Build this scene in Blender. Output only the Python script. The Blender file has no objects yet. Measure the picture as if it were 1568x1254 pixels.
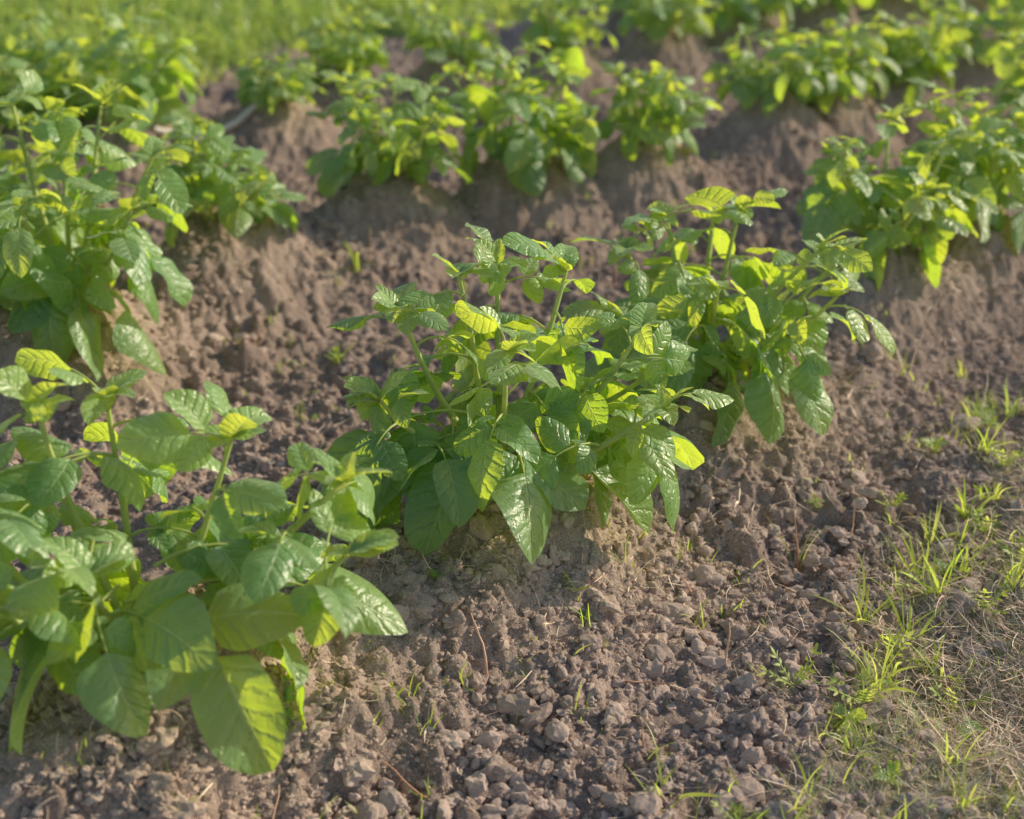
import bpy, math, numpy as np
from mathutils import Vector
scene=bpy.context.scene
# ---------------------------------------------------------------- noise
def vnoise(x,y,seed):
    tab=np.random.default_rng(seed).random((256,256))
    xi=np.floor(x).astype(int); yi=np.floor(y).astype(int)
    fx=x-xi; fy=y-yi
    fx=fx*fx*(3-2*fx); fy=fy*fy*(3-2*fy)
    g=lambda a,b: tab[(a)&255,(b)&255]
    return (g(xi,yi)*(1-fx)+g(xi+1,yi)*fx)*(1-fy)+(g(xi,yi+1)*(1-fx)+g(xi+1,yi+1)*fx)*fy
def fbm(x,y,seed,o=4):
    s=0;a=1;t=0
    for i in range(o):
        s=s+a*(vnoise(x*2**i+i*17.3,y*2**i+i*9.1,seed+i)-.5); t+=a; a*=.55
    return s/t*2
def domes(x,y,cell,seed,prob=.8):
    rg=np.random.default_rng(seed)
    jx=rg.random((256,256)); jy=rg.random((256,256)); rr=rg.random((256,256)); pp=rg.random((256,256))
    X=x/cell; Y=y/cell; xi=np.floor(X).astype(int); yi=np.floor(Y).astype(int)
    out=np.zeros_like(X)
    for dx in (-1,0,1):
        for dy in (-1,0,1):
            a=(xi+dx)&255; b=(yi+dy)&255
            cx=xi+dx+jx[a,b]; cy=yi+dy+jy[a,b]
            r=.22+.42*rr[a,b]**2
            d=np.hypot(X-cx,(Y-cy)*(.7+.6*pp[b,a]))/r
            h=np.clip(1-d**2.5,0,1)**.6*r*(pp[a,b]<prob)
            out=np.maximum(out,h)
    return out*cell
# ---------------------------------------------------------------- layout (metres)
ridges=[
 [(-2.6,-.6),(-1.1,1.0),(-.517,1.53),(-.015,2.065),(.376,2.50),(.87,3.15),(1.2,3.5),(1.65,4.3),(2.4,5.3),(4,7.2)],
 [(-4,.3),(-2.4,1.7),(-.98,2.86),(-.72,3.40),(-.33,3.8),(.03,3.965),(.36,4.12),(.94,4.68),(1.35,5.05),(1.75,5.5),(2.2,5.9),(4,7.6)],
 [(-5,1.4),(-2.6,3.3),(-1.23,4.46),(-.8,4.75),(-.6,5.05),(-.25,5.3),(.19,5.6),(.68,5.95),(1.2,6.35),(1.75,6.8),(2.4,7.3),(4,8.6)],
 [(0.1,6.8),(.75,7.3),(1.3,7.7),(1.9,8.2),(2.6,8.8),(4.5,10.3)]]
plants=[(-.495,1.58,1.02,1.08,'FL'),(-.015,2.075,1,1.02,'C'),(.372,2.52,.97,1,'R1'),
 (.87,3.20,.85,.9,''),(1.17,3.45,.9,.95,''),(1.68,4.35,.9,.95,''),
 (-.95,2.84,1.08,1.08,'L1'),(-1.25,3.22,1.1,1.1,''),(-.72,3.38,.72,.85,''),
 (-.33,3.76,.88,.88,''),(.04,3.95,.95,.94,''),(.40,4.12,.64,.72,''),(.86,4.66,.78,.8,''),(1.1,4.85,.72,.8,''),
 (1.42,5.12,.75,.8,''),(1.8,5.5,.85,.9,''),(2.25,5.95,.9,.95,''),
 (-1.25,4.46,1.1,1.05,''),(-1.5,4.35,.8,.9,''),(-.8,4.72,.42,.6,''),(-.6,5.08,.75,.7,''),(-.22,5.3,.7,.75,''),(.19,5.6,.75,.8,''),(.62,5.92,.75,.85,''),
 (1.0,6.18,.8,.85,''),(1.38,6.47,.85,.9,''),(1.78,6.82,.9,.95,''),(2.15,7.08,1,1,''),(2.55,7.42,1,1,''),
 (.65,6.95,.85,.95,''),(1.12,7.25,.9,1,''),(1.6,7.65,1,1.1,''),(2.1,8.1,1,1.1,''),(2.7,8.6,1,1.1,''),(-2.3,3.6,1,1,''),(-1.75,2.35,1,1,'')]
def seg_dist(x,y,pts):
    d=np.full(np.shape(x),1e9)
    for (ax,ay),(bx,by) in zip(pts[:-1],pts[1:]):
        ux,uy=bx-ax,by-ay; t=np.clip(((x-ax)*ux+(y-ay)*uy)/(ux*ux+uy*uy),0,1)
        d=np.minimum(d,(x-ax-t*ux)**2+(y-ay-t*uy)**2)
    return np.sqrt(d)
def border_d(x,y):
    return (x-.185)*.848-(y-1.424)*.53+.09*fbm(x*3,y*3,77,2)
def far_d(x,y):
    return (y-5.6)*.72-(x+1.98)*.69+.2*fbm(x*2,y*2,78,2)
def mound(x,y):
    m=np.zeros(np.shape(x))
    for p in plants:
        dd=(x-p[0])**2+(y-p[1])**2
        m=np.maximum(m,np.exp(-(dd/(.20**2))**1.2))
    return m
def base_h(x,y):
    h=np.zeros(np.shape(x))
    wob=.06*fbm(x*2.2,y*2.2,5,2)
    for r in ridges:
        d=seg_dist(x,y,r)+wob
        h=np.maximum(h,.105*np.exp(-(d/.19)**2))
    return h+.135*mound(x,y)+.05*fbm(x*2.8,y*2.8,11,3)
def height(x,y):
    x=np.asarray(x,float); y=np.asarray(y,float)
    h=base_h(x,y)
    fade=np.clip(1-(np.hypot(x,y)-9)/6,0,1)
    wx=x+.009*fbm(x*26,y*26,31,2)+.004*fbm(x*95,y*95,33,2); wy=y+.009*fbm(x*26,y*26,41,2)+.004*fbm(x*95,y*95,43,2)
    soil=np.clip(1-np.clip(border_d(x,y)/.25,0,1)*.6-np.clip(far_d(x,y)/.3,0,1)*.6,.3,1)
    rough=np.clip(.8+2.0*fbm(x*3.1+4,y*3.1,51,3),.15,1.5)
    h=h+(domes(wx,wy,.075,61,.42)*.50*rough+domes(wx,wy,.034,62,.7)*.72*rough+domes(wx,wy,.017,63,.9)*.72)*soil*fade
    rg=1-np.abs(fbm(x*24,y*24,72,3))*2
    h=h+(.022*fbm(x*11,y*11,71,4)+.009*rg+.005*fbm(x*80,y*80,75,2))*fade*soil
    return h*np.clip(fade+.15,0,1)
# ---------------------------------------------------------------- mesh helper
def make_mesh(name,V,F,mats,uv=None,att=None,mi=None,smooth=True,loc=(0,0,0)):
    V=np.asarray(V,np.float32); F=np.asarray(F,np.int32); k=F.shape[1]
    me=bpy.data.meshes.new(name)
    me.vertices.add(len(V)); me.vertices.foreach_set('co',(V-np.array(loc,np.float32)).ravel())
    me.loops.add(F.size); me.loops.foreach_set('vertex_index',F.ravel())
    me.polygons.add(len(F)); me.polygons.foreach_set('loop_start',np.arange(len(F),dtype=np.int32)*k)
    for m in mats: me.materials.append(m)
    if mi is not None: me.polygons.foreach_set('material_index',np.asarray(mi,np.int32))
    me.polygons.foreach_set('use_smooth',np.full(len(F),smooth))
    me.update(calc_edges=True)
    if uv is not None:
        l=me.uv_layers.new(name='UVMap'); l.data.foreach_set('uv',np.asarray(uv,np.float32)[F.ravel()].ravel())
    if att is not None:
        a=me.attributes.new('rnd','FLOAT_COLOR','POINT')
        A=np.zeros((len(V),4),np.float32); A[:,3]=1; att=np.asarray(att); A[:,:att.shape[1]]=att
        a.data.foreach_set('color',A.ravel())
    ob=bpy.data.objects.new(name,me); ob.location=loc; scene.collection.objects.link(ob); return ob
class Acc:
    def __init__(s): s.V=[];s.F=[];s.uv=[];s.at=[];s.mi=[];s.n=0
    def add(s,V,F,uv,at,m):
        s.V.append(V);s.F.append(F+s.n);s.uv.append(uv);s.at.append(at);s.mi.append(np.full(len(F),m));s.n+=len(V)
    def get(s): return [np.concatenate(q) for q in (s.V,s.F,s.uv,s.at,s.mi)]
# ---------------------------------------------------------------- materials
def nt(name):
    m=bpy.data.materials.new(name); m.use_nodes=True; t=m.node_tree; t.nodes.clear(); return m,t
def N(t,typ,**k):
    n=t.nodes.new(typ)
    for a,b in k.items():
        if a=='ins':
            for i,v in b.items(): n.inputs[i].default_value=v
        else: setattr(n,a,b)
    return n
def mth(t,op,a,b=None,c=None,clamp=False):
    n=t.nodes.new('ShaderNodeMath'); n.operation=op; n.use_clamp=clamp
    for i,v in enumerate((a,b,c)):
        if v is None: continue
        if isinstance(v,(int,float)): n.inputs[i].default_value=v
        else: t.links.new(v,n.inputs[i])
    return n.outputs[0]
def mix(t,f,a,b,blend='MIX'):
    n=t.nodes.new('ShaderNodeMix'); n.data_type='RGBA'; n.blend_type=blend
    for i,v in ((0,f),(6,a),(7,b)):
        if isinstance(v,(int,float)): n.inputs[i].default_value=v
        elif isinstance(v,tuple): n.inputs[i].default_value=(*v,1)
        else: t.links.new(v,n.inputs[i])
    return n.outputs[2]
def noise(t,scale,detail=2,rough=.6,vec=None):
    n=N(t,'ShaderNodeTexNoise',ins={'Scale':scale,'Detail':detail,'Roughness':rough})
    if vec is not None: t.links.new(vec,n.inputs['Vector'])
    return n.outputs['Fac']
def sstep(t,v,a,b):
    n=t.nodes.new('ShaderNodeMapRange'); n.interpolation_type='SMOOTHSTEP'
    t.links.new(v,n.inputs[0]); n.inputs[1].default_value=a; n.inputs[2].default_value=b
    return n.outputs[0]
def attr(t,nm='rnd'):
    a=N(t,'ShaderNodeAttribute',attribute_name=nm)
    s=N(t,'ShaderNodeSeparateColor'); t.links.new(a.outputs['Color'],s.inputs[0]); return s.outputs
def soil_mat(name,clod):
    m,t=nt(name); out=N(t,'ShaderNodeOutputMaterial'); p=N(t,'ShaderNodeBsdfDiffuse',ins={'Roughness':.6})
    g=N(t,'ShaderNodeNewGeometry').outputs['Position']
    s=attr(t)
    if clod:
        n3=noise(t,260,2,.7,g)
        c=mix(t,s[0],(.33,.245,.195),(.62,.485,.395))
        c=mix(t,mth(t,'MULTIPLY',sstep(t,n3,.45,.7),.4),c,(.78,.63,.52))
        t.links.new(c,p.inputs['Color'])
    else:
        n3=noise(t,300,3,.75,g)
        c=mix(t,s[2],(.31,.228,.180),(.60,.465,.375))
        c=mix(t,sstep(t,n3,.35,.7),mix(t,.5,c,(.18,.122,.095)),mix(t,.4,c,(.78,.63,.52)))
        gr=mix(t,s[2],(.46,.36,.23),(.20,.22,.10))
        c=mix(t,mth(t,'MULTIPLY',s[0],.6),c,gr)
        gm=mix(t,s[2],(.19,.26,.07),(.30,.36,.12))
        c=mix(t,s[1],c,gm)
        t.links.new(c,p.inputs['Color'])
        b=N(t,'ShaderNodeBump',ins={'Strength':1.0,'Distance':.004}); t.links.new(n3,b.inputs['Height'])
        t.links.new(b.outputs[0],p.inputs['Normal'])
    t.links.new(p.outputs[0],out.inputs[0]); return m
M_soil=soil_mat('soil',False); M_clod=soil_mat('soil_crumbs',True)
def leaf_mat():
    m,t=nt('potato_leaf'); out=N(t,'ShaderNodeOutputMaterial')
    uv=N(t,'ShaderNodeUVMap').outputs[0]; s=N(t,'ShaderNodeSeparateXYZ'); t.links.new(uv,s.inputs[0])
    u=s.outputs[0]; c=mth(t,'MULTIPLY',mth(t,'ABSOLUTE',mth(t,'SUBTRACT',s.outputs[1],.5)),2)
    sc=attr(t); rnd,age=sc[0],sc[1]
    g=N(t,'ShaderNodeNewGeometry')
    nz=noise(t,75,2,.65,g.outputs['Position'])
    ph=mth(t,'SUBTRACT',mth(t,'MULTIPLY',u,5.6),mth(t,'MULTIPLY',mth(t,'POWER',c,.8),1.25))
    ph=mth(t,'ADD',ph,mth(t,'MULTIPLY',rnd,.7)); ph=mth(t,'ADD',ph,mth(t,'MULTIPLY',nz,.6))
    fr=mth(t,'ABSOLUTE',mth(t,'SUBTRACT',mth(t,'FRACT',ph),.5))
    vein=mth(t,'MULTIPLY',sstep(t,fr,.46,.5),sstep(t,c,.9,.4))
    mid=sstep(t,c,.07,.02)
    vm=mth(t,'MAXIMUM',mth(t,'MULTIPLY',vein,.55),mid)
    col=mix(t,rnd,(.085,.205,.090),(.155,.320,.125))
    col=mix(t,age,col,(.28,.46,.13))
    col=mix(t,mth(t,'MULTIPLY',sstep(t,nz,.4,.7),.35),col,(.21,.36,.16))
    under=mix(t,.55,col,(.36,.47,.28))
    col=mix(t,mth(t,'MULTIPLY',vm,.45),col,(.42,.56,.26))
    col=mix(t,g.outputs['Backfacing'],col,under)
    p=N(t,'ShaderNodeBsdfPrincipled',ins={'Roughness':.40}); p.inputs['Specular IOR Level'].default_value=1.0
    p.inputs['Sheen Weight'].default_value=.25; p.inputs['Sheen Roughness'].default_value=.5
    t.links.new(col,p.inputs['Base Color'])
    tr=N(t,'ShaderNodeBsdfTranslucent')
    tc=mix(t,rnd,(.58,.92,.03),(.84,.98,.05)); tc=mix(t,age,tc,(.95,.99,.08))
    tc=mix(t,mth(t,'MULTIPLY',vm,.4),tc,(.95,.98,.3))
    t.links.new(tc,tr.inputs[0])
    hh=mth(t,'ADD',mth(t,'MULTIPLY',mth(t,'MAXIMUM',sstep(t,fr,.25,.5),mid),-.8),mth(t,'MULTIPLY',nz,1.8))
    b=N(t,'ShaderNodeBump',ins={'Strength':.75,'Distance':.0024}); t.links.new(hh,b.inputs['Height'])
    t.links.new(b.outputs[0],p.inputs['Normal']); t.links.new(b.outputs[0],tr.inputs['Normal'])
    ms=N(t,'ShaderNodeMixShader',ins={0:.46}); t.links.new(p.outputs[0],ms.inputs[1]); t.links.new(tr.outputs[0],ms.inputs[2])
    t.links.new(ms.outputs[0],out.inputs[0]); return m
def blade_mat(name,c1,c2,t1,t2,trf=.4,rough=.5):
    m,t=nt(name); out=N(t,'ShaderNodeOutputMaterial'); sc=attr(t)
    p=N(t,'ShaderNodeBsdfPrincipled',ins={'Roughness':rough}); t.links.new(mix(t,sc[0],c1,c2),p.inputs['Base Color'])
    p.inputs['Specular IOR Level'].default_value=.45
    if trf<=0: t.links.new(p.outputs[0],out.inputs[0]); return m
    tr=N(t,'ShaderNodeBsdfTranslucent'); t.links.new(mix(t,sc[0],t1,t2),tr.inputs[0])
    ms=N(t,'ShaderNodeMixShader',ins={0:trf}); t.links.new(p.outputs[0],ms.inputs[1]); t.links.new(tr.outputs[0],ms.inputs[2])
    t.links.new(ms.outputs[0],out.inputs[0]); return m
M_leaf=leaf_mat()
M_stem=blade_mat('potato_stem',(.38,.48,.14),(.52,.60,.22),(.8,.85,.15),(.85,.9,.18),.3)
M_grass=blade_mat('grass_blade',(.20,.35,.08),(.42,.48,.16),(.7,.92,.07),(.92,.97,.2),.45)
M_meadow=blade_mat('meadow_blade',(.13,.25,.07),(.36,.44,.14),(.5,.78,.06),(.92,.95,.2),.42,.38)
M_fine=blade_mat('fine_grass',(.24,.31,.18),(.50,.50,.35),(.5,.65,.2),(.7,.72,.35),.3)
M_straw=blade_mat('straw',(.56,.37,.24),(.88,.73,.55),(0,0,0),(0,0,0),0,.65)
M_twig=blade_mat('twig',(.45,.24,.15),(.68,.44,.30),(0,0,0),(0,0,0),0,.7)
# ---------------------------------------------------------------- ground
def grow(start,end,f):
    v=[start]; sgn=1 if end>start else -1
    while (v[-1]-end)*sgn<0: v.append(v[-1]+sgn*f(v[-1]))
    return v
fy=lambda y: .0040 if y<2.6 else (.0040+.0042*(y-2.6) if y<9 else .03+.25*(y-9))
fyb=lambda y: .006+.12*abs(1.15-y)
ys=np.array(sorted(grow(1.15,-60,fyb)[1:])+grow(1.15,400,fy))
fx=lambda x: .0042 if abs(x)<.9 else (.0042+.0065*(abs(x)-.9) if abs(x)<4 else .026+.25*(abs(x)-4))
xs=np.array(sorted(grow(0,-300,fx)[1:])+grow(0,300,fx))
X,Y=np.meshgrid(xs,ys); Z=height(X,Y)
nx,ny=len(xs),len(ys); idx=np.arange(nx*ny).reshape(ny,nx)
F=np.stack([idx[:-1,:-1],idx[:-1,1:],idx[1:,1:],idx[1:,:-1]],-1).reshape(-1,4)
ga=np.clip((border_d(X,Y)-.02)/.22,0,1)*(Y<6); gb=np.clip((far_d(X,Y)+.05)/.25,0,1)
gb=np.maximum(gb,np.clip((np.hypot(X,Y)-11)/3,0,1))
gc=np.clip(.22+.55*np.clip(base_h(X,Y)/.2,0,1)+.5*fbm(X*4,Y*4,201,3)+.8*fbm(X*45,Y*45,205,3),0,1)
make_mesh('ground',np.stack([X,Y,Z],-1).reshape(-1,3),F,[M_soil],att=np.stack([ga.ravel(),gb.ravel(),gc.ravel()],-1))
# ---------------------------------------------------------------- clods
def ico(sub):
    import bmesh
    bm=bmesh.new(); bmesh.ops.create_icosphere(bm,subdivisions=sub,radius=1)
    v=np.array([x.co[:] for x in bm.verts]); f=np.array([[q.index for q in x.verts] for x in bm.faces]); bm.free(); return v,f
def scatter_view(n,ymin,ymax,rg):
    y=ymin*(ymax/ymin)**rg.random(n); x=(rg.random(n)*2-1)*(.15+.42*y)
    return x,y
def clods(n,smin,smax,pw,sub,seed,ymax=6,jit=.16):
    rg=np.random.default_rng(seed); v0,f0=ico(sub); vs=[]
    for i in range(30):
        a=rg.normal(size=(4,3)); q=v0.copy()
        d=1+.30*sum(np.sin(v0@a[k]*2.6+k) for k in range(4))/1.6
        q=q*(d*(1+rg.normal(0,jit,len(v0))))[:,None]; vs.append(q)
    vs=np.array(vs)
    x,y=scatter_view(n,1.1,ymax,rg)
    clump=vnoise(x*7,y*7,seed+3)*.6+vnoise(x*2.2,y*2.2,seed+4)*.4
    keep=(rg.random(n)<np.clip((clump-.28)*2.6,.05,1))&(border_d(x,y)<.22+.2*rg.random(n))&(far_d(x,y)<.1)
    x=x[keep];y=y[keep];n=len(x)
    s=smin+(smax-smin)*rg.random(n)**pw
    z=height(x,y); an=rg.random(n)*6.283; q=vs[rg.integers(0,30,n)]
    sc=np.stack([s*(.7+.7*rg.random(n)),s*(.7+.5*rg.random(n)),s*(.5+.35*rg.random(n))],-1)
    q=q*sc[:,None,:]
    c,sn=np.cos(an)[:,None],np.sin(an)[:,None]
    P=np.stack([q[...,0]*c-q[...,1]*sn+x[:,None],q[...,0]*sn+q[...,1]*c+y[:,None],q[...,2]+(z+s*.15)[:,None]],-1)
    m=len(v0); F=(f0[None]+np.arange(n)[:,None,None]*m).reshape(-1,3)
    return P.reshape(-1,3),F,np.repeat(np.clip(rg.random(n)*.7+.3*vnoise(x*4,y*4,12),0,1),m)[:,None]
parts=[clods(80000,.0014,.0045,1.5,1,100),clods(30000,.004,.010,2.2,2,101),clods(4800,.007,.020,2.6,3,102,jit=.06)]
off=0;Vs=[];Fs=[];As=[]
for P,F,a in parts: Vs.append(P);Fs.append(F+off);As.append(a);off+=len(P)
make_mesh('soil_clods',np.concatenate(Vs),np.concatenate(Fs),[M_clod],att=np.concatenate(As),smooth=False)
# ---------------------------------------------------------------- leaflets
def nrm(a): return a/np.maximum(np.linalg.norm(a,axis=-1,keepdims=True),1e-9)
def leaflet_batch(acc,L,rg,nu=10,nw=8,m=0):
    L=np.array(L); n=len(L)
    O=L[:,0:3];D=nrm(L[:,3:6]);S=nrm(np.cross(L[:,6:9],D));Nn=np.cross(D,S)
    ln,wd,bend,fold,curl,rip,age=[L[:,9+i][:,None,None] for i in range(7)]
    u=(np.linspace(0,1,nu)**.9)[None,:,None]; w=np.linspace(-1,1,nw+1)[None,None,:]
    e1=rg.uniform(.42,.55,(n,1,1)); e2=rg.uniform(.64,.84,(n,1,1)); um=e1/(e1+e2)
    prof=np.maximum(u**e1*(1-u)**e2/(um**e1*(1-um)**e2),0)+.02*(1-u)
    a=w*prof*wd*ln*(1+.12*np.sign(w)*rg.normal(0,1,(n,1,1)))
    b=np.where(np.abs(bend)<.05,.05,bend)
    xx=np.sin(b*u)/b*ln; zz=-(1-np.cos(b*u))/b*ln
    ph=rg.random((n,1,1))*6.28
    h=fold*np.abs(a)-curl*a*a/(wd*ln)+rip*ln*np.abs(w)**2*prof*np.sin(ph+u*10+np.sign(w)*1.3)
    twist=rg.normal(0,.4,(n,1,1))*u; h=h+a*twist
    k=np.cos(np.arctan(np.abs(fold)))
    side=rg.normal(0,.12,(n,1,1))*ln*u*u
    X=xx+h*np.sin(b*u); Z=zz+h*np.cos(b*u); A=a*k+side
    P=O[:,None,None,:]+X[...,None]*D[:,None,None,:]+Z[...,None]*Nn[:,None,None,:]+A[...,None]*S[:,None,None,:]
    nv=nu*(nw+1); id=np.arange(nv).reshape(nu,nw+1)
    f=np.stack([id[:-1,:-1],id[1:,:-1],id[1:,1:],id[:-1,1:]],-1).reshape(-1,4)
    F=(f[None]+np.arange(n)[:,None,None]*nv).reshape(-1,4)
    uv=np.broadcast_to(np.stack(np.broadcast_arrays(u,(w+1)/2),-1),(n,nu,nw+1,2)).reshape(-1,2)
    at=np.stack([np.repeat(rg.random(n),nv),np.repeat(np.clip(L[:,15],0,1),nv),np.zeros(n*nv)],-1)
    acc.add(P.reshape(-1,3),F,uv,at,m)
def tube(acc,P,r,m,sides=6,rv=.5):
    P=np.array(P); k=len(P); T=nrm(np.gradient(P,axis=0)); up=np.array([.13,.21,.97])
    A=nrm(np.cross(T,up)); B=np.cross(T,A); an=np.arange(sides)/sides*6.2832
    r=np.asarray(r)[:,None,None]
    V=P[:,None,:]+r*(np.cos(an)[None,:,None]*A[:,None,:]+np.sin(an)[None,:,None]*B[:,None,:])
    id=np.arange(k*sides).reshape(k,sides); j=np.roll(id,-1,axis=1)
    F=np.stack([id[:-1],j[:-1],j[1:],id[1:]],-1).reshape(-1,4)
    acc.add(V.reshape(-1,3),F,np.zeros((k*sides,2)),np.full((k*sides,3),rv),m)
def dirv(az,el): return np.array([math.cos(az)*math.cos(el),math.sin(az)*math.cos(el),math.sin(el)])
def compound(acc,LL,p0,az,el,f,rg,age,droop,npair=2,rach=1.0):
    n=7; RL=.100*f*rach; pts=[np.array(p0)]; e=el; ds=[]
    az2=az; da=rg.normal(0,.4)
    for i in range(n-1):
        d=dirv(az2,e); ds.append(d); pts.append(pts[-1]+d*RL/(n-1)); e-=droop/(n-1); az2+=da/(n-1)
    ds.append(ds[-1])
    tube(acc,pts,np.linspace(.0025,.0012,n)*(.6+.5*f),1,5,rg.random())
    roll=rg.normal(0,.45)
    def frame(i):
        d=ds[i]; s=nrm(np.cross(d,np.array([0,0,1.]))); nn=np.cross(s,d)
        c,sn=math.cos(roll),math.sin(roll)
        return d,c*s+sn*nn,c*nn-sn*s
    def put(o,d,nn,l,w,bend):
        LL.append([*o,*d,*nn,l,w,bend,rg.uniform(.02,.6),rg.uniform(.05,.8),rg.uniform(.012,.05),age+rg.normal(0,.10)])
    d,s,nn=frame(n-1)
    put(pts[-1],d,nn,.124*f*rg.uniform(.88,1.15),rg.uniform(.31,.38),rg.uniform(.1,1.3))
    for j in range(npair):
        t=(.70,.36)[j]; i=int(t*(n-1)); d,s,nn=frame(i); sz=(.092,.052)[j]
        for sg in (-1,1):
            if rg.random()<.12: continue
            a=math.radians(rg.uniform(40,75))
            dd=d*math.cos(a)+sg*s*math.sin(a)+nn*rg.uniform(-.35,.35)
            n2=nn+s*sg*rg.uniform(-.5,.4)+d*rg.uniform(-.35,.35)
            o=pts[i]+dd*.006*f
            put(o,dd,n2,sz*f*rg.uniform(.75,1.15),rg.uniform(.31,.39),rg.uniform(.1,1.3))
    if f>.7:
        d,s,nn=frame(3)
        for sg in (-1,1): put(pts[3],d*.5+sg*s,nn,.016*f,.4,.3)
def stem(acc,LL,base,az,lean,length,rg,fs,nleaf=8):
    n=10; p=np.array(base,float)+np.array([math.cos(az),math.sin(az),0])*rg.uniform(.01,.045); pts=[p]; ln=lean*1.2
    dl=lean*-.35; az0=az
    for i in range(n-1):
        e=math.pi/2-ln; pts.append(pts[-1]+dirv(az0,e)*length/(n-1)); ln+=dl/(n-1)+rg.normal(0,.05); az0+=rg.normal(0,.07)
    pts=np.array(pts)
    tube(acc,pts,np.linspace(.0076,.0036,n)*rg.uniform(.85,1.1),1,7,rg.random())
    ga=rg.random()*6.28
    for k in range(nleaf):
        t=.36+.62*(k/(nleaf-1))**.75; i=t*(n-1); i0=min(int(i),n-2); q=pts[i0]+(pts[i0+1]-pts[i0])*(i-i0)
        ga+=2.4+rg.normal(0,.3)
        a=az+((ga-az+math.pi)%(2*math.pi)-math.pi)*(.95 if t>.6 else .75)
        f=fs*(1.08 if t<.6 else 1.08-.38*(t-.6)/.38)*rg.uniform(.85,1.15)
        el=math.radians(4+ 45*max(0,t-.2)+rg.normal(0,14)); dr=math.radians(rg.uniform(25,85))
        compound(acc,LL,q,a,el,f,rg,max(0,min(1,(t-.6)*1.4)),dr,2 if t<.6 else 1,1.0)
    tip=pts[-1]
    for k in range(6):
        a=rg.random()*6.28; e=math.radians(rg.uniform(5,65)); l=fs*rg.uniform(.045,.09)
        LL.append([*tip,*dirv(a,e),*dirv(a+math.pi,math.radians(40)),l,rg.uniform(.28,.35),rg.uniform(.3,1.2),.4,.2,.03,.75])
spec={
 'C':[(178,30,.31),(203,52,.25),(130,18,.32),(60,18,.33),(95,28,.33),(5,40,.30),(338,58,.27),(270,20,.25),(22,54,.28)],
 'FL':[(8,50,.33),(352,66,.31),(150,28,.32),(185,42,.32),(95,22,.30),(40,26,.27),(260,26,.17),(215,45,.24)],
 'R1':[(170,30,.26),(120,18,.29),(60,22,.31),(15,36,.31),(340,50,.28),(270,22,.22),(90,32,.30),(205,46,.22),(30,52,.32)],
 'L1':[(180,28,.33),(120,16,.37),(60,20,.36),(10,34,.31),(330,48,.26),(270,24,.27),(235,38,.27),(90,30,.36),(200,48,.28)]}
low={'C':[(190,1.2,1.5),(216,1.25,1.2),(240,1.15,1.),(285,1.2,1.1),(322,1.05,1.3),(346,1.1,1.8),(40,1.1,1.1)],
 'FL':[(316,1.30,1.2),(2,1.1,1.7),(20,1.0,1.2),(262,.95,1.1),(232,1.05,1.1),(200,1.05,1.1),(120,1.,1.1)],
 'R1':[(200,1.1,1.1),(240,1.0,1.1),(280,1.0,1.1),(318,1.1,1.3),(335,1.1,1.7),(10,1.1,1.1),(60,1.,1.1)],
 'L1':[(200,1.1,1.1),(245,1.25,1.1),(270,1.1,1.1),(300,1.2,1.2),(325,1.15,1.4),(350,1.15,1.1),(60,1.,1.1)]}
for pi,(px,py,hs,ss,kind) in enumerate(plants):
    rg=np.random.default_rng(500+pi*13)
    pz=float(base_h(np.array(px),np.array(py)))+.004
    acc=Acc(); LL=[]
    if kind in spec: st=[(a+rg.normal(0,5),l,k) for a,l,k in spec[kind]]
    else:
        ns=8 if py<5.3 else 6
        st=[(360*i/ns+rg.normal(0,14),rg.uniform(14,52),rg.uniform(.22,.33)) for i in range(ns)]
    for a,l,k in st:
        stem(acc,LL,(px,py,pz),math.radians(a),math.radians(l),k*hs,rg,.81*ss,6 if kind!='FL' else 5)
    lw=low.get(kind) or [(360*i/6+rg.normal(0,15),rg.uniform(.9,1.15),1.2) for i in range(5 if hs>.6 else 3)]
    for a,sz,rc in lw:
        a=math.radians(a+rg.normal(0,4))
        o=np.array([px,py,pz+rg.uniform(.05,.11)*hs])+.03*dirv(a,0)
        compound(acc,LL,o,a,math.radians(rg.uniform(0,30)),ss*sz,rg,0,math.radians(rg.uniform(45,80)),int(rg.integers(1,3)),rc)
    far=py>4.3
    leaflet_batch(acc,LL,rg,7 if far else 11,4 if far else 8)
    V,F,uv,at,mi=acc.get()
    hz=height(V[:,0],V[:,1])+.003
    r=np.hypot(V[:,0]-px,V[:,1]-py)
    isn=(V[:,2]<hz)&(r>.05)
    V[isn,2]=hz[isn]+.15*np.clip(.02+V[isn,2]-hz[isn],0,.02)
    make_mesh('potato_plant',V,F,[M_leaf,M_stem],uv,at,mi,loc=(px,py,pz))
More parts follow.
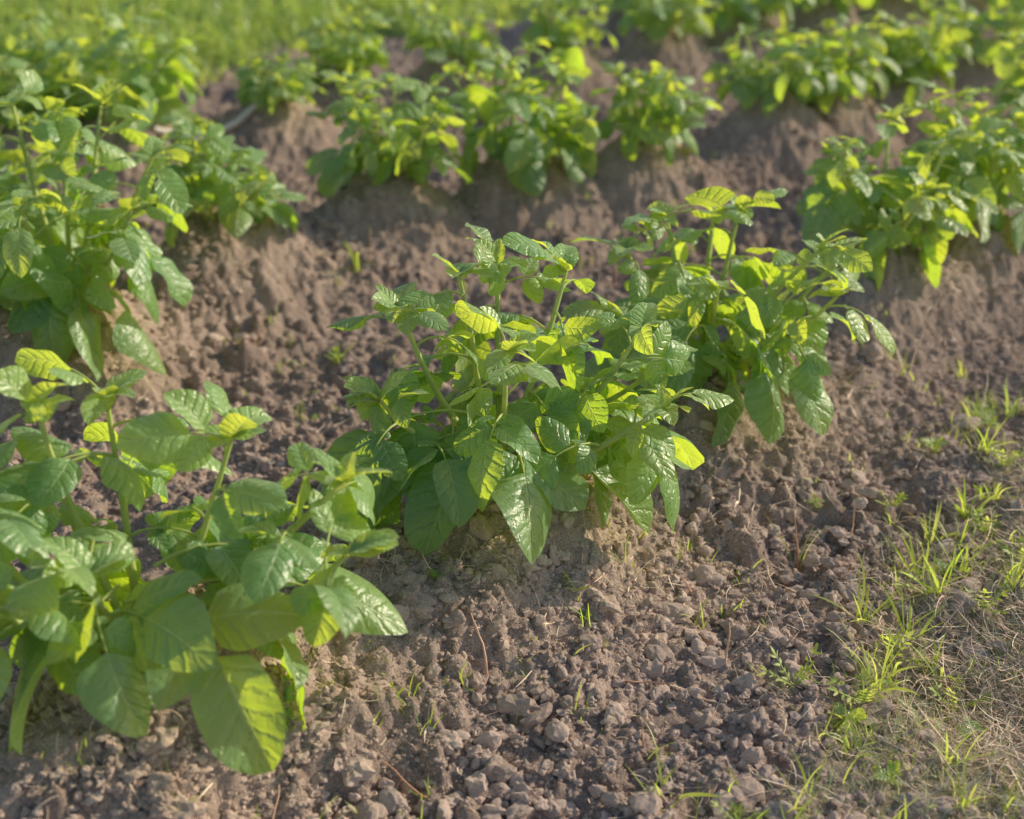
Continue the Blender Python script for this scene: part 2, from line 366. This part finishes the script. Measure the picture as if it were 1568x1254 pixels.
# ---------------------------------------------------------------- grass / straw
def blades(x,y,z,az,lean,curv,ln,wd,rg,seg=5):
    n=len(x); t=np.linspace(0,1,seg+1)[None]
    th=lean[:,None]+curv[:,None]*t; dl=ln[:,None]/seg
    r=np.concatenate([np.zeros((n,1)),np.cumsum(np.sin(th[:,:-1])*dl,1)],1); h=np.concatenate([np.zeros((n,1)),np.cumsum(np.cos(th[:,:-1])*dl,1)],1)
    az2=az[:,None]+rg.normal(0,.3,n)[:,None]*t
    cx=x[:,None]+r*np.cos(az2); cy=y[:,None]+r*np.sin(az2); cz=z[:,None]+h
    w=wd[:,None]*np.clip((1-t)**.6*(.55+.9*t),.04,1)*.5
    tw=az+math.pi/2+rg.normal(0,.3,n); sx=np.cos(tw)[:,None]*w; sy=np.sin(tw)[:,None]*w; sz=rg.normal(0,.4,n)[:,None]*w
    V=np.stack([np.stack([cx-sx,cy-sy,cz-sz],-1),np.stack([cx+sx,cy+sy,cz+sz],-1)],2).reshape(n,-1,3)
    k=2*(seg+1); b=np.arange(seg)*2; f=np.stack([b,b+1,b+3,b+2],-1)
    F=(f[None]+np.arange(n)[:,None,None]*k).reshape(-1,4)
    return V.reshape(-1,3),F,np.repeat(rg.random(n),k)[:,None]
def tufts(name,cx,cy,per,lnr,wr,spread,mat,seed,leanm=.5,seg=4):
    rg=np.random.default_rng(seed)
    cnt=rg.integers(per[0],per[1]+1,len(cx)); x=np.repeat(cx,cnt)+rg.normal(0,spread,cnt.sum()); y=np.repeat(cy,cnt)+rg.normal(0,spread,cnt.sum())
    n=len(x); sc=np.repeat(rg.uniform(.5,1.3,len(cx)),cnt)
    V,F,a=blades(x,y,height(x,y)-.004,rg.random(n)*6.283,np.abs(rg.normal(0,leanm,n)),rg.uniform(.2,1.4,n),rg.uniform(*lnr,n)*sc,rg.uniform(*wr,n),rg,seg)
    return make_mesh(name,V,F,[mat],att=a)
rg=np.random.default_rng(900)
x=rg.uniform(0,2.6,9000); y=rg.uniform(.9,4.5,9000); d=border_d(x,y)
k=(rg.random(9000)<np.clip((d+.09)/.25,0,1)*.8*np.clip(.1+2.8*(vnoise(x*6,y*6,91)-.35),0,1))&(d<1.0)
tufts('grass',x[k],y[k],(3,10),(.015,.075),(.0018,.0045),.014,M_grass,901,.7)
x=rg.uniform(0,2.4,22000); y=rg.uniform(.9,4.2,22000); d=border_d(x,y)
k=(rg.random(22000)<np.clip((d-.02)/.20,0,1)*.95)&(d<.9)
tufts('fine_grass',x[k],y[k],(7,13),(.012,.045),(.0009,.0020),.013,M_fine,902,.9,3)
x,y=scatter_view(800,1.3,5,rg); k=(far_d(x,y)<0)&(rg.random(800)<.3+.7*(vnoise(x*2,y*2,96)>.5))
tufts('sprouts',x[k],y[k],(2,6),(.012,.05),(.002,.0045),.006,M_grass,904,.6)
n=22000; x=rg.uniform(-4.5,2.5,n); y=rg.uniform(4.2,10,n); d=far_d(x,y)
k=(rg.random(n)<np.clip((d+.15)/.3,0,1)*np.clip(.12+2.8*(vnoise(x*4.5,y*4.5,97)-.3),0,1))
for p in plants:
    if p[1]>5: k&=((x-p[0])**2+(y-p[1])**2>.03)
tufts('meadow_grass',x[k],y[k],(5,9),(.05,.17),(.006,.016),.03,M_meadow,903,.7,3)
def straw(name,pos,seed,lnr,wr,mat,dev=.6,raise_=.002):
    rg=np.random.default_rng(seed); x,y=pos; n=len(x)
    V,F,a=blades(x,y,height(x,y)+raise_*rg.random(n),rg.random(n)*6.283,rg.uniform(1.1,1.6,n),rg.normal(0,dev,n),rg.uniform(*lnr,n),rg.uniform(*wr,n),rg)
    hz=height(V[:,0],V[:,1])+.0015; V[:,2]=np.maximum(V[:,2],hz); return make_mesh(name,V,F,[mat],att=a)
x,y=scatter_view(16000,1.15,5.5,rg); mm=mound(x,y)
k=rg.random(16000)<np.clip(.09+.40*(vnoise(x*4,y*4,92)>.62)+.5*((mm>.05)&(mm<.8)&(vnoise(x*5,y*5,99)>.5)),0,1)
straw('straw_litter',(x[k],y[k]),910,(.008,.06),(.0009,.0024),M_straw,.9,.006)
n=80000; x=rg.uniform(0,2.4,n); y=rg.uniform(.9,4.2,n); d=border_d(x,y)
k=(rg.random(n)<np.clip((d+.0)/.28,0,1)*np.clip(.25+2.2*(vnoise(x*4,y*4,93)-.25),0,1))&(d<.9)
straw('dry_grass',(x[k],y[k]),911,(.025,.11),(.0009,.0024),M_straw,1.0,.016)
W=[(.205,1.517,8,.07,.005),(.12,1.853,5,.05,.004),(.302,1.933,4,.05,.004),(.496,2.14,3,.09,.003),(.852,2.81,4,.09,.004),(-.391,3.44,6,.10,.006),(-.392,2.996,7,.05,.004),
(-.447,2.74,5,.05,.003),(.188,1.616,4,.05,.002),(-.08,1.69,5,.035,.003),(.55,1.77,16,.07,.004),(.572,1.945,12,.12,.005),(.71,2.03,18,.08,.0055),(.967,2.67,6,.09,.005),
(-.12,1.84,3,.03,.003),(-.253,1.46,4,.05,.004),(-.634,2.64,4,.05,.003),(.62,1.60,12,.06,.004),(.40,1.52,6,.05,.004),(.9,2.35,14,.06,.005),(.8,2.2,10,.07,.005),(1.0,2.9,8,.05,.004),(.36,1.42,8,.06,.004),(.66,2.42,5,.05,.003),
(.78,2.12,14,.08,.005),(.66,1.85,14,.07,.005),(.85,2.05,14,.07,.005),(.48,1.62,9,.06,.004),(.93,2.5,10,.07,.004),(1.05,2.7,10,.07,.004),(.50,1.45,10,.06,.004),(.6,1.5,10,.07,.004),
(.75,2.22,14,.07,.005),(.70,2.12,14,.07,.006),(.64,1.93,12,.07,.005),(.59,1.82,12,.06,.005),(.84,2.3,14,.07,.006)]
for i,(wx,wy,n,l,wd) in enumerate(W):
    rg=np.random.default_rng(950+i); x=wx+rg.normal(0,.008,n); y=wy+rg.normal(0,.008,n)
    V,F,a=blades(x,y,height(x,y)-.003,rg.random(n)*6.28,rg.uniform(.05,.9,n),rg.uniform(0,1.1,n),l*rg.uniform(.6,1.4,n),wd*rg.uniform(.8,1.5,n),rg,7)
    z0=float(height(wx,wy)); make_mesh('grass_tuft',V,F,[M_grass],att=a,loc=(wx,wy,z0))
for i,(wx,wy,s) in enumerate([(.423,1.76,1.1),(.60,1.86,1.),(.3,1.47,.7),(.86,2.25,1.),(.10,1.90,.6),(.95,2.45,.9),(.7,2.3,.8),(.45,1.4,.8),(.52,1.72,1.1),(.68,1.78,1.),(.78,2.0,1.1),(.9,2.15,1.)]):
    rg=np.random.default_rng(990+i); acc=Acc(); LL=[]; z0=float(height(wx,wy)); nl=6
    for k in range(nl):
        a=6.28*k/nl+rg.normal(0,.3); e=rg.uniform(.25,1.2); l=.045*s*rg.uniform(.6,1.2); p=np.array([wx,wy,z0]); pts=[p+dirv(a,e)*l*t for t in np.linspace(0,1,5)]
        tube(acc,pts,np.linspace(.0012,.0006,5),1,4)
        sd=nrm(np.cross(dirv(a,e),np.array([0,0,1.]))); nn=np.cross(sd,dirv(a,e))
        for q in range(1,5):
            for sg in (-1,1):
                LL.append([*pts[q],*(dirv(a,e)*.7+sg*sd),*nn,.014*s*rg.uniform(.7,1.2),.14,.4,.2,.2,.03,.7])
        LL.append([*pts[-1],*dirv(a,e),*nn,.018*s,.16,.4,.2,.2,.03,.8])
    leaflet_batch(acc,LL,rg,5,2); V,F,uv,at,mi=acc.get(); make_mesh('weed_seedling',V,F,[M_grass,M_stem],uv,at,mi,loc=(wx,wy,z0))
for i,(wx,wy,s) in enumerate([(.483,1.68,1.),(.75,2.12,1.),(.52,1.55,.8),(.68,1.7,1.),(1.0,2.72,1.2),(.97,2.6,1.),(.62,2.0,.7),(-.12,1.84,.5),(-.06,1.70,.5),(.11,1.87,.6),(.56,2.3,.6),(.83,2.5,.9),(-.42,2.75,.6),(-.40,3.0,.7)]):
    rg=np.random.default_rng(1090+i); acc=Acc(); LL=[]; z0=float(height(wx,wy)); nl=7
    tube(acc,[(wx,wy,z0-.003),(wx+.002,wy,z0+.01*s),(wx,wy+.002,z0+.02*s)],[.0014,.0012,.001],1,5)
    for k in range(nl):
        a=2.4*k; LL.append([wx,wy,z0+.003*k*s,*dirv(a,rg.uniform(.1,.9)),*dirv(a+3.14,.8),.034*s*rg.uniform(.6,1.2),.28,.6,.3,.2,.03,.6])
    leaflet_batch(acc,LL,rg,7,4); V,F,uv,at,mi=acc.get(); make_mesh('weed_seedling',V,F,[M_leaf,M_stem],uv,at,mi,loc=(wx,wy,z0))
for i,(wx,wy,l,le,az) in enumerate([(-.037,1.73,.10,.1,2),(.328,1.814,.08,.05,1),(.496,2.13,.14,.15,.3),(.852,2.8,.20,.22,.6),(.19,1.62,.07,.3,2.5),(-.60,3.05,.09,.2,1),(-.36,3.46,.10,.15,2),(.31,1.72,.09,1.45,2.9),(.02,1.66,.10,1.4,.2),(-.38,1.33,.13,1.4,2),(-.70,1.3,.14,1.2,4),(.967,2.66,.12,.1,1),(.27,3.5,.10,.1,1.4),(.23,3.5,.08,.2,2),(.3,2.0,.06,.4,3),(-.2,1.3,.11,1.45,5),(.6,2.2,.09,.5,1),(-.05,2.9,.1,.7,1),(-.33,1.38,.12,1.3,1.2),(.1,1.45,.08,1.4,3),(-.2,1.95,.07,1.4,.5),(.7,2.6,.1,1.3,2),
  (.15,1.75,.09,1.4,.4),(.25,1.9,.08,1.3,2.4),(-.1,1.5,.1,1.4,2.8),(.45,2.0,.1,1.35,1.5),(-.3,2.4,.1,1.4,.3),(.05,1.35,.12,1.4,.8),(.6,2.6,.12,1.2,.2),(-.42,1.25,.1,1.3,.3)]):
    rg=np.random.default_rng(1300+i); acc=Acc(); z0=float(height(wx,wy)); p=np.array([wx,wy,z0-.004]); pts=[p]; a=az; e=math.pi/2-le
    for k in range(8): pts.append(pts[-1]+dirv(a,e)*l/8); a+=rg.normal(0,.2); e+=rg.normal(0,.12)
    pts=np.array(pts); pts[1:,2]=np.maximum(pts[1:,2],height(pts[1:,0],pts[1:,1])+.002)
    tube(acc,pts,np.linspace(.0021,.0009,9),0,5,rg.random()); V,F,uv,at,mi=acc.get(); make_mesh('dead_stalk',V,F,[M_twig if i%2==0 else M_straw],uv,at,mi,loc=(wx,wy,z0))
acc=Acc(); pts=np.array([(-1.12,4.40,.09),(-1.0,4.5,.10),(-.9,4.58,.115),(-.8,4.68,.12),(-.7,4.76,.135)]); pts[:,2]=height(pts[:,0],pts[:,1])+.03
tube(acc,pts,[.010,.011,.010,.009,.006],0,8,1.0); V,F,uv,at,mi=acc.get()
make_mesh('fallen_branch',V,F,[blade_mat('bleached_wood',(.4,.34,.28),(.7,.64,.56),(.3,.3,.3),(.3,.3,.3),.0,.8)],uv,at,mi,loc=(-.9,4.58,.1))
# ---------------------------------------------------------------- light
SAZ,SEL=math.radians(66),math.radians(25)
sv=Vector((math.sin(SAZ)*math.cos(SEL),math.cos(SAZ)*math.cos(SEL),math.sin(SEL)))
sd=bpy.data.lights.new('sun','SUN'); sd.energy=5; sd.angle=math.radians(.55); sd.color=(1,.87,.68)
so=bpy.data.objects.new('sun',sd); so.rotation_euler=(-sv).to_track_quat('-Z','Y').to_euler(); so.location=(6,4,6); scene.collection.objects.link(so)
w=bpy.data.worlds.new('World'); scene.world=w; w.use_nodes=True; t=w.node_tree
bg=t.nodes['Background']; sk=t.nodes.new('ShaderNodeTexSky'); sk.sky_type='NISHITA'; sk.sun_disc=False; sk.sun_elevation=SEL; sk.sun_rotation=SAZ; sk.dust_density=1.0
t.links.new(sk.outputs[0],bg.inputs[0]); bg.inputs[1].default_value=.15
# ---------------------------------------------------------------- camera
cd=bpy.data.cameras.new('camera'); cam=bpy.data.objects.new('camera',cd); scene.collection.objects.link(cam)
cam.location=(0,0,1.31); cam.rotation_euler=(math.radians(90-25.2),0,0); cd.lens=50; cd.sensor_width=36; cd.clip_end=1000
cd.dof.use_dof=True; cd.dof.focus_distance=2.22; cd.dof.aperture_fstop=2.6
scene.camera=cam
scene.view_settings.view_transform='Standard'; scene.view_settings.look='None'; scene.view_settings.exposure=0
